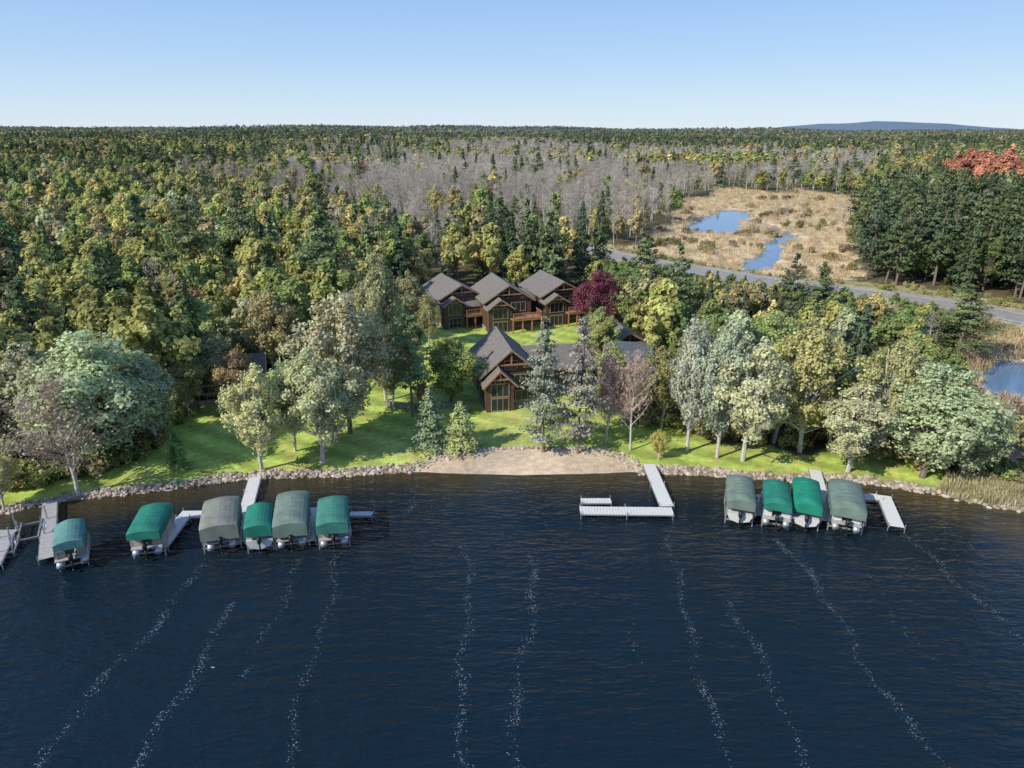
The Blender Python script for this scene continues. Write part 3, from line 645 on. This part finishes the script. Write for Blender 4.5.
dock("dock",[((255,477),(237,542),1.15),((180,514),(246,513),1.1),((183,517),(160,547),1.15),((253,512),(349,510),1.1),((312,513),(309,541),1.0),((350,514),(373,514),.7)])
dock("dock",[((649,464),(667,506),1.25),((580,510),(673,511),1.3),((581,500.5),(611,500.5),.8)])
dock("dock",[((815,470),(829,521),1.15),((757,497),(815,494),1.0),((762,500),(759,515),.9),((795,500),(795,516),.8),((826,497),(880,497),1.1),((884,496),(897,527),1.2)])
# ------------------------------------------------------------------ foam bubble trails
M_foam=simple("foam",(.26,.31,.36),.6,0,.1)
trails=[([(202,560),(150,625),(95,690),(50,768)],1),([(228,603),(190,668),(150,740),(125,790)],1.1),([(300,555),(268,620),(240,680)],.4),([(335,555),(320,620),(303,700),(295,790)],.7),
([(418,485),(400,515),(375,535),(340,552)],.6),([(465,545),(463,620),(468,700),(473,790)],1),([(530,555),(526,620),(519,700),(530,790)],1.1),([(545,490),(535,560)],.2),
([(664,530),(675,590),(700,655),(745,790)],.9),([(725,600),(757,665),(822,790)],.8),([(778,540),(828,608),(888,690),(970,785)],1.2),([(905,535),(950,582),(1000,622),(1060,660)],.9),([(930,520),(985,560),(1040,590)],.4),([(620,600),(640,680)],.2),([(840,540),(880,600),(930,660)],.2)]
ang=np.arange(6)/6*2*np.pi; Vf=[];Ff=[];nv=0
for ti,(P,den) in enumerate(trails):
    W_=SL(P); Lc=np.concatenate([[0],np.cumsum(np.hypot(*np.diff(W_,axis=0).T))]); n=int(Lc[-1]*56*den); s_=rng.uniform(0,Lc[-1],n)
    keep=rng.random(n)<.22+.78*sst(.3,.8,vn(s_*.9,s_*0+ti*3.5,7)*.6+.4*vn(s_*3.1,s_*0+ti*1.5,9)); s_=s_[keep]; n=len(s_)
    cx=np.interp(s_,Lc,W_[:,0])+.5*np.sin(s_*.25)+.25*np.sin(s_*.9+ti); cy=np.interp(s_,Lc,W_[:,1])
    j=rng.normal(size=(n,2))*np.array([.2,.25]); cx+=j[:,0];cy+=j[:,1]; rr=.009+.028*rng.random(n)**3
    for a,b,r_ in zip(cx,cy,rr):
        q=rng.uniform(.6,1.2,6)*r_; Vf+=[(a+q[i]*1.5*math.cos(ang[i]),b+q[i]*math.sin(ang[i]),.012) for i in range(6)]; Ff.append(tuple(range(nv,nv+6))); nv+=6
mkobj("foam_trails",np.array(Vf),Ff,[M_foam])
# ------------------------------------------------------------------ shoreline rocks
import bmesh
bm=bmesh.new(); bmesh.ops.create_icosphere(bm,subdivisions=1,radius=1); bv=np.array([v.co[:] for v in bm.verts]); bf=np.array([[v.index for v in f.verts] for f in bm.faces]); bm.free()
M_rock,nt,b=mat("fieldstone"); va=N(nt,"ShaderNodeAttribute",attribute_name='var'); cr=N(nt,"ShaderNodeValToRGB"); nt.links.new(va.outputs["Fac"],cr.inputs[0]); nt.links.new(cr.outputs[0],b.inputs["Base Color"]); b.inputs["Roughness"].default_value=.9
el=cr.color_ramp.elements; el[0].color=(.20,.16,.13,1); el[1].color=(.58,.51,.42,1)
for p,c in ((.3,(.36,.28,.21,1)),(.55,(.50,.41,.31,1)),(.8,(.40,.35,.31,1))):
    x=el.new(p); x.color=c
def rocks(name,X_,Y_,R_,zoff=.1):
    V=[];Fr=[];A=[];n=0
    for x,y,r in zip(X_,Y_,R_):
        s=rng.uniform(.6,1.25,3)*r*np.array([1,1,.75]); v=bv*(1+rng.uniform(-.22,.22,(len(bv),1)))*s; a=rng.uniform(0,6.28);c,s_=math.cos(a),math.sin(a)
        v=np.stack([v[:,0]*c-v[:,1]*s_+x,v[:,0]*s_+v[:,1]*c+y,v[:,2]],1); V.append(v);Fr.append(bf+n);n+=len(bv);A.append(np.full(len(bv),rng.random()))
    Zs=np.maximum(hgt(np.asarray(X_),np.asarray(Y_)),-.1)+zoff*np.asarray(R_)
    V=np.array(V); V[:,:,2]+=Zs[:,None]
    return mkobj(name,V.reshape(-1,3),np.concatenate(Fr),[M_rock],attrs={"var":('FLOAT',np.concatenate(A))})
xa,ya=S(414,472); xb,yb=S(638,472)
rx=rng.uniform(-75,75,4200); off=rng.uniform(-.4,1.05,4200)+.25*np.sin(rx*.4); m_=~((rx>xa)&(rx<xb)); m_&=~((rx>41)&(rng.random(4200)<.6)); rx=rx[m_];off=off[m_]
rocks("shoreline_rocks",rx,ys(rx)+off,.11+.24*rng.random(len(rx))**2.0)
bp2=beachP[1:-1]; Lc=np.concatenate([[0],np.cumsum(np.hypot(*np.diff(bp2,axis=0).T))]); s_=rng.uniform(0,Lc[-1],420); ex=np.where((s_<8)|(s_>Lc[-1]-8),.5,.14)
rocks("beach_edge_stones",np.interp(s_,Lc,bp2[:,0])+rng.normal(size=420)*ex,np.interp(s_,Lc,bp2[:,1])+rng.normal(size=420)*ex,.1+.16*rng.random(420))
# ------------------------------------------------------------------ houses
def siding(name,col):
    m,nt,b=mat(name); tc=N(nt,"ShaderNodeTexCoord"); wv=N(nt,"ShaderNodeTexWave",bands_direction='Z',wave_profile='SAW'); wv.inputs["Scale"].default_value=1.0
    nt.links.new(tc.outputs["Object"],wv.inputs["Vector"]); no=N(nt,"ShaderNodeTexNoise"); no.inputs["Scale"].default_value=3; nt.links.new(tc.outputs["Object"],no.inputs["Vector"])
    ad=N(nt,"ShaderNodeMath",operation='MULTIPLY_ADD'); nt.links.new(wv.outputs["Fac"],ad.inputs[0]); ad.inputs[1].default_value=.5; nt.links.new(no.outputs[0],ad.inputs[2])
    s=N(nt,"ShaderNodeVectorMath",operation='SCALE'); s.inputs[0].default_value=[c*1.3 for c in col]; nt.links.new(ad.outputs[0],s.inputs[3]); nt.links.new(s.outputs[0],b.inputs["Base Color"]); b.inputs["Roughness"].default_value=.8; return m
M_sd=siding("brown_siding",(.095,.055,.036)); M_sd2=siding("dark_brown_siding",(.11,.07,.05)); M_cedar=simple("cedar_timber",(.36,.18,.10),.7,0,.25,4); M_trim=simple("tan_trim",(.32,.21,.14),.6); M_frame=simple("window_frame",(.38,.30,.22),.6)
def shingle(name,col):
    m,nt,b=mat(name); tc=N(nt,"ShaderNodeTexCoord"); br=N(nt,"ShaderNodeTexBrick"); br.inputs["Scale"].default_value=2.2; br.inputs["Color1"].default_value=(*col,1); br.inputs["Color2"].default_value=(*[c*.7 for c in col],1); br.inputs["Mortar"].default_value=(*[c*.45 for c in col],1); br.inputs["Mortar Size"].default_value=.02
    mp=N(nt,"ShaderNodeMapping"); mp.inputs["Rotation"].default_value=(0,0,math.pi/2); nt.links.new(tc.outputs["Object"],mp.inputs[0]); nt.links.new(mp.outputs[0],br.inputs["Vector"]); nt.links.new(br.outputs[0],b.inputs["Base Color"]); b.inputs["Roughness"].default_value=.9; return m
M_roof=shingle("grey_shingles",(.225,.20,.175)); M_roofb=shingle("blue_grey_shingles",(.10,.12,.15)); M_roofbr=shingle("brown_shingles",(.19,.15,.12)); M_stone=simple("stone_masonry",(.30,.27,.23),.9,0,.5,3.5,.6)
def house(name,x,y,rot,W,D,HW,pit,wallm,roofm,deck=True,bay=True,bayside=-1,z=None,cross=False,wing=0):
    z=hz(x,y)-.1 if z is None else z
    e=empty(name,(x,y,z),rot); wl=PB();rf=PB();tr=PB();gl=PB();dk=PB();st=PB();ce=PB();fr=PB()
    def gable(cx,w,y0,y1,hw,p,ov=.6,base=0):
        rz=hw+w/2*p; wl.prism([(cx-w/2,base),(cx+w/2,base),(cx+w/2,hw),(cx,rz),(cx-w/2,hw)],y0,y1)
        t=.22; o=ov
        for sg in(-1,1):
            rf.prism([(cx,rz+.02),(cx+sg*(w/2+o),hw-o*p+.02),(cx+sg*(w/2+o),hw-o*p+.02+t),(cx,rz+.02+t)],y0-o,y1+o)
            tr.bar((cx,y0-o-.05,rz+.10),(cx+sg*(w/2+o),y0-o-.05,hw-o*p+.08),.22)
        ce.bar((cx-w*.28,y0-o+.1,hw+w*.22*p*.9),(cx+w*.28,y0-o+.1,hw+w*.22*p*.9),.18); ce.bar((cx,y0-o+.1,hw+w*.22*p),(cx,y0-o+.1,rz-.1),.18)
        return rz
    def gablex(w,x0,x1,hw,p,o=.6):
        rz=hw+w/2*p; wl.prismx([(-w/2,0),(w/2,0),(w/2,hw),(0,rz),(-w/2,hw)],x0,x1)
        for sg in(-1,1):
            rf.prismx([(0,rz+.02),(sg*(w/2+o),hw-o*p+.02),(sg*(w/2+o),hw-o*p+.24),(0,rz+.24)],x0-o,x1+o)
            for xx in (x0-o-.05,x1+o+.05): tr.bar((xx,0,rz+.1),(xx,sg*(w/2+o),hw-o*p+.08),.22)
        tr.box(x0-o,x1+o,-w/2-o-.06,-w/2-o,hw-o*p-.02,hw-o*p+.2)
        return rz
    def win(cx,cz,w,h,yf,n=2):
        gl.box(cx-w/2,cx+w/2,yf-.03,yf+.05,cz-h/2,cz+h/2)
        for a,b_,c,d_ in((cx-w/2-.07,cx-w/2,cz-h/2-.07,cz+h/2+.07),(cx+w/2,cx+w/2+.07,cz-h/2-.07,cz+h/2+.07),(cx-w/2,cx+w/2,cz+h/2,cz+h/2+.07),(cx-w/2,cx+w/2,cz-h/2-.07,cz-h/2)): fr.box(a,b_,yf-.09,yf+.03,c,d_)
        for i in range(1,n): xx=cx-w/2+w*i/n; fr.box(xx-.025,xx+.025,yf-.065,yf+.02,cz-h/2,cz+h/2)
    yf=-D/2
    if cross:
        rz=gablex(D,-W/2,W/2,HW,pit)
        win(W*.22,HW*.74,W*.3,1.5,yf,3)
    else:
        rz=gable(0,W,-D/2,D/2,HW,pit)
        win(W*.22,HW*.75,W*.3,1.5,yf,3); win(0,HW+W*.12*pit+.3,W*.22,1.1,yf,2)
    if bay:
        bw=W*.5; cx=bayside*W*.24; hb=HW*.9 if cross else HW*.82; pb=pit*1.15; gable(cx,bw,yf-1.8,(-D*.12 if cross else yf-.002),hb,pb,.45); y2=yf-1.8
        win(cx,HW*.64,bw*.62,1.7,y2,3); win(cx,HW*.2,bw*.6,1.6,y2,3); win(cx,hb+.3,bw*.3,.6,y2,2)
    else:
        win(-W*.25,HW*.75,W*.25,1.3,yf,2); win(-W*.25,HW*.25,W*.3,1.5,yf,3)
    win(W*.25 if bayside<0 else -W*.25,HW*.22,W*.32,1.9,yf,3)
    for sx in(-1,1):
        for yy_ in(-D*.25,D*.1,D*.35):
            for zz in(HW*.25,HW*.75): gl.box(sx*W/2-.04,sx*W/2+.03,yy_-.6,yy_+.6,zz-.6,zz+.6); fr.box(sx*W/2-.02,sx*W/2+.07,yy_-.7,yy_+.7,zz+.6,zz+.7); fr.box(sx*W/2-.02,sx*W/2+.07,yy_-.7,yy_+.7,zz-.7,zz-.6)
    if wing:
        x0,x1=(W/2-.5,W/2+2.6) if wing>0 else (-W/2-2.6,-W/2+.5); hw=HW*.72
        wl.prismx([(-D*.1,0),(D*.38,0),(D*.38,hw),(D*.14,hw+D*.24*pit),(-D*.1,hw)],x0,x1)
        for a_,b_ in ((-D*.1-.5,D*.14),(D*.38+.5,D*.14)): rf.prismx([(b_,hw+D*.24*pit+.02),(a_,hw-.5*pit+.02),(a_,hw-.5*pit+.24),(b_,hw+D*.24*pit+.24)],x0-.4,x1+.4)
    if deck:
        dz=HW*.46; x0,x1=(-.02*W,W/2+1) if bayside<0 else(-W/2-1,.02*W); y0=yf-3.2
        dk.box(x0,x1,y0,yf-.01,dz-.2,dz)
        for i in range(4): xx=x0+.1+(x1-x0-.2)*i/3; ce.box(xx-.1,xx+.1,y0+.05,y0+.25,0,dz-.2); ce.box(xx-.06,xx+.06,y0+.02,y0+.12,dz,dz+1.05)
        ce.box(x0,x1,y0-.02,y0+.1,dz+1.05,dz+1.13); ce.box(x0,x1,y0+.02,y0+.08,dz+.12,dz+.18)
        nb=int((x1-x0)/.18)
        for i in range(nb): xx=x0+(x1-x0)*(i+.5)/nb; ce.box(xx-.02,xx+.02,y0+.03,y0+.07,dz+.18,dz+1.05)
        xs_=x1-.06 if bayside<0 else x0; ce.box(xs_,xs_+.08,y0+.12,yf-.01,dz+1.05,dz+1.13)
        for i in range(14): yy_=y0+.2+i*.21; ce.box(xs_+.02,xs_+.06,yy_,yy_+.04,dz,dz+1.05)
    st.box(-W/2-.05,W/2+.05,-D/2-.05,D/2+.05,-.3,.7)
    wl.make("walls",wallm,e); rf.make("roof",roofm,e); tr.make("trim",M_trim,e); gl.make("windows",M_glass,e); fr.make("window_frames",M_frame,e); dk.make("deck",M_cedar,e); ce.make("timbers",M_cedar,e); st.make("stone_base",M_stone,e)
    return e
for (u,v,bs,rot,wm,dy,wg,pt,W) in ((450,326,-1,.42,M_sd2,4.5,-1,.55,7.4),(500,330,-1,.30,M_sd,5,-1,.62,8.2),(553,325,-1,.34,M_sd,6,-1,.55,7.8)):
    x,y=S(u,v,1.3); house("timber_house",x,y+dy,rot,W,10,5.2,pt,wm,M_roof,True,True,bs,wing=wg)
x,y=S(503,404,1.0); house("timber_lodge",x,y+5.5,.2,7.2,10,4.4,.85,M_sd,M_roof,False,True,-1,wing=1)
x,y=S(552,400,1.0); house("timber_cottage",x+.5,y+8,.15,8,7,3.4,.5,M_sd,M_roof,False,False,cross=True)
x,y=S(652,392,1.2); house("cottage",x,y+6,-.25,10,9,3.0,.5,M_sd,M_roofb,False,False,cross=True)
x,y=S(626,376,1.2); house("cottage",x,y+8,.2,8,8,3.2,.55,M_sd,M_roof,False,False)
x,y=S(213,406,1.2); house("cottage",x,y+6,.3,8.5,8,3.0,.5,M_sd,M_roofbr,False,False,cross=True)
def stone_wall(pts,h):
    P=SL(pts,1.0); b_=PB()
    for i in range(len(P)-1):
        L=np.linalg.norm(P[i+1]-P[i]); n=int(L/.5)
        for c in range(int(h/.3)):
            for j in range(n):
                p=P[i]+(P[i+1]-P[i])*((j+.45*(c%2))/n); q=P[i]+(P[i+1]-P[i])*((j+.93+.45*(c%2))/n); z=hz(*p)
                b_.bar((*p,z+c*.3+.1),(*q,z+c*.3+.1+random.uniform(-.02,.02)),.29+random.uniform(-.02,.02))
    e=empty("stone_retaining_wall"); b_.make("stones",M_stone,e)
stone_wall([(385,404),(415,407),(445,405),(468,408)],.9)
def fence(pts):
    P=SL(pts,.7); b_=PB()
    for i in range(len(P)-1):
        L=np.linalg.norm(P[i+1]-P[i]); n=max(1,int(L/2))
        for j in range(n+1):
            p=P[i]+(P[i+1]-P[i])*j/n; z=hz(*p); b_.box(p[0]-.07,p[0]+.07,p[1]-.07,p[1]+.07,z-.2,z+1.2)
        for k in(.5,1.0): b_.bar((*P[i],hz(*P[i])+k),(*P[i+1],hz(*P[i+1])+k),.09)
    e=empty("wooden_fence"); b_.make("rails",M_cedar,e)
fence([(982,462),(1006,464),(1050,466)])
# small timber arbor by the reeds on the right shore
ax_,ay_=S(1006,474,.6); az_=hz(ax_,ay_); ar=empty("wooden_arbor",(ax_,ay_,az_),.15); pb=PB()
for sx in (-1.1,1.1):
    for sy in (-.8,.8): pb.box(sx-.07,sx+.07,sy-.07,sy+.07,-.2,2.3)
    pb.box(sx-.05,sx+.05,-1.1,1.1,2.3,2.45)
for i in range(7): pb.box(-1.4,1.4,-1.0+i*.32,-.94+i*.32,2.452,2.55)
pb.box(-1.0,1.0,.45,.8,.42,.48); pb.box(-1.0,1.0,.8,.86,.42,1.0)
pb.make("posts_and_rafters",M_trim,ar)
# ------------------------------------------------------------------ light
az=math.radians(236); elv=math.radians(36)
w=bpy.data.worlds.new("World"); scene.world=w; w.use_nodes=True; nt=w.node_tree; bg=nt.nodes["Background"]
sk=nt.nodes.new("ShaderNodeTexSky"); sk.sky_type='NISHITA'; sk.sun_disc=False; sk.sun_elevation=elv; sk.sun_rotation=az; sk.air_density=1.0; sk.dust_density=.3; sk.ozone_density=2.0
tc=N(nt,"ShaderNodeTexCoord"); sx=N(nt,"ShaderNodeSeparateXYZ"); nt.links.new(tc.outputs["Generated"],sx.inputs[0])
rp_=N(nt,"ShaderNodeValToRGB"); nt.links.new(sx.outputs[2],rp_.inputs[0]); e=rp_.color_ramp.elements
e[0].position=0; e[0].color=(.72,.84,.95,1); e[1].position=1; e[1].color=(.14,.28,.62,1)
for p,c in ((.03,(.62,.79,.96)),(.09,(.45,.67,.96)),(.17,(.32,.54,.94)),(.5,(.20,.38,.78))):
    q=e.new(p); q.color=(*c,1)
vs=N(nt,"ShaderNodeVectorMath",operation='SCALE'); nt.links.new(rp_.outputs[0],vs.inputs[0]); vs.inputs[3].default_value=1/.12
vm=N(nt,"ShaderNodeMix",data_type='RGBA'); vm.inputs[0].default_value=.88; nt.links.new(sk.outputs[0],vm.inputs[6]); nt.links.new(vs.outputs[0],vm.inputs[7])
nt.links.new(vm.outputs[2],bg.inputs[0]); bg.inputs[1].default_value=.12
sl=bpy.data.lights.new("sun",'SUN'); sl.energy=5; sl.angle=math.radians(.5); sl.color=(1,.94,.83)
so=bpy.data.objects.new("sun",sl); scene.collection.objects.link(so)
sd=Vector((math.sin(az)*math.cos(elv),math.cos(az)*math.cos(elv),math.sin(elv))); so.rotation_euler=sd.to_track_quat('Z','Y').to_euler(); so.location=(-60,-60,90)
scene.view_settings.view_transform='Standard'; scene.view_settings.look='None'; scene.view_settings.exposure=0; scene.view_settings.gamma=1
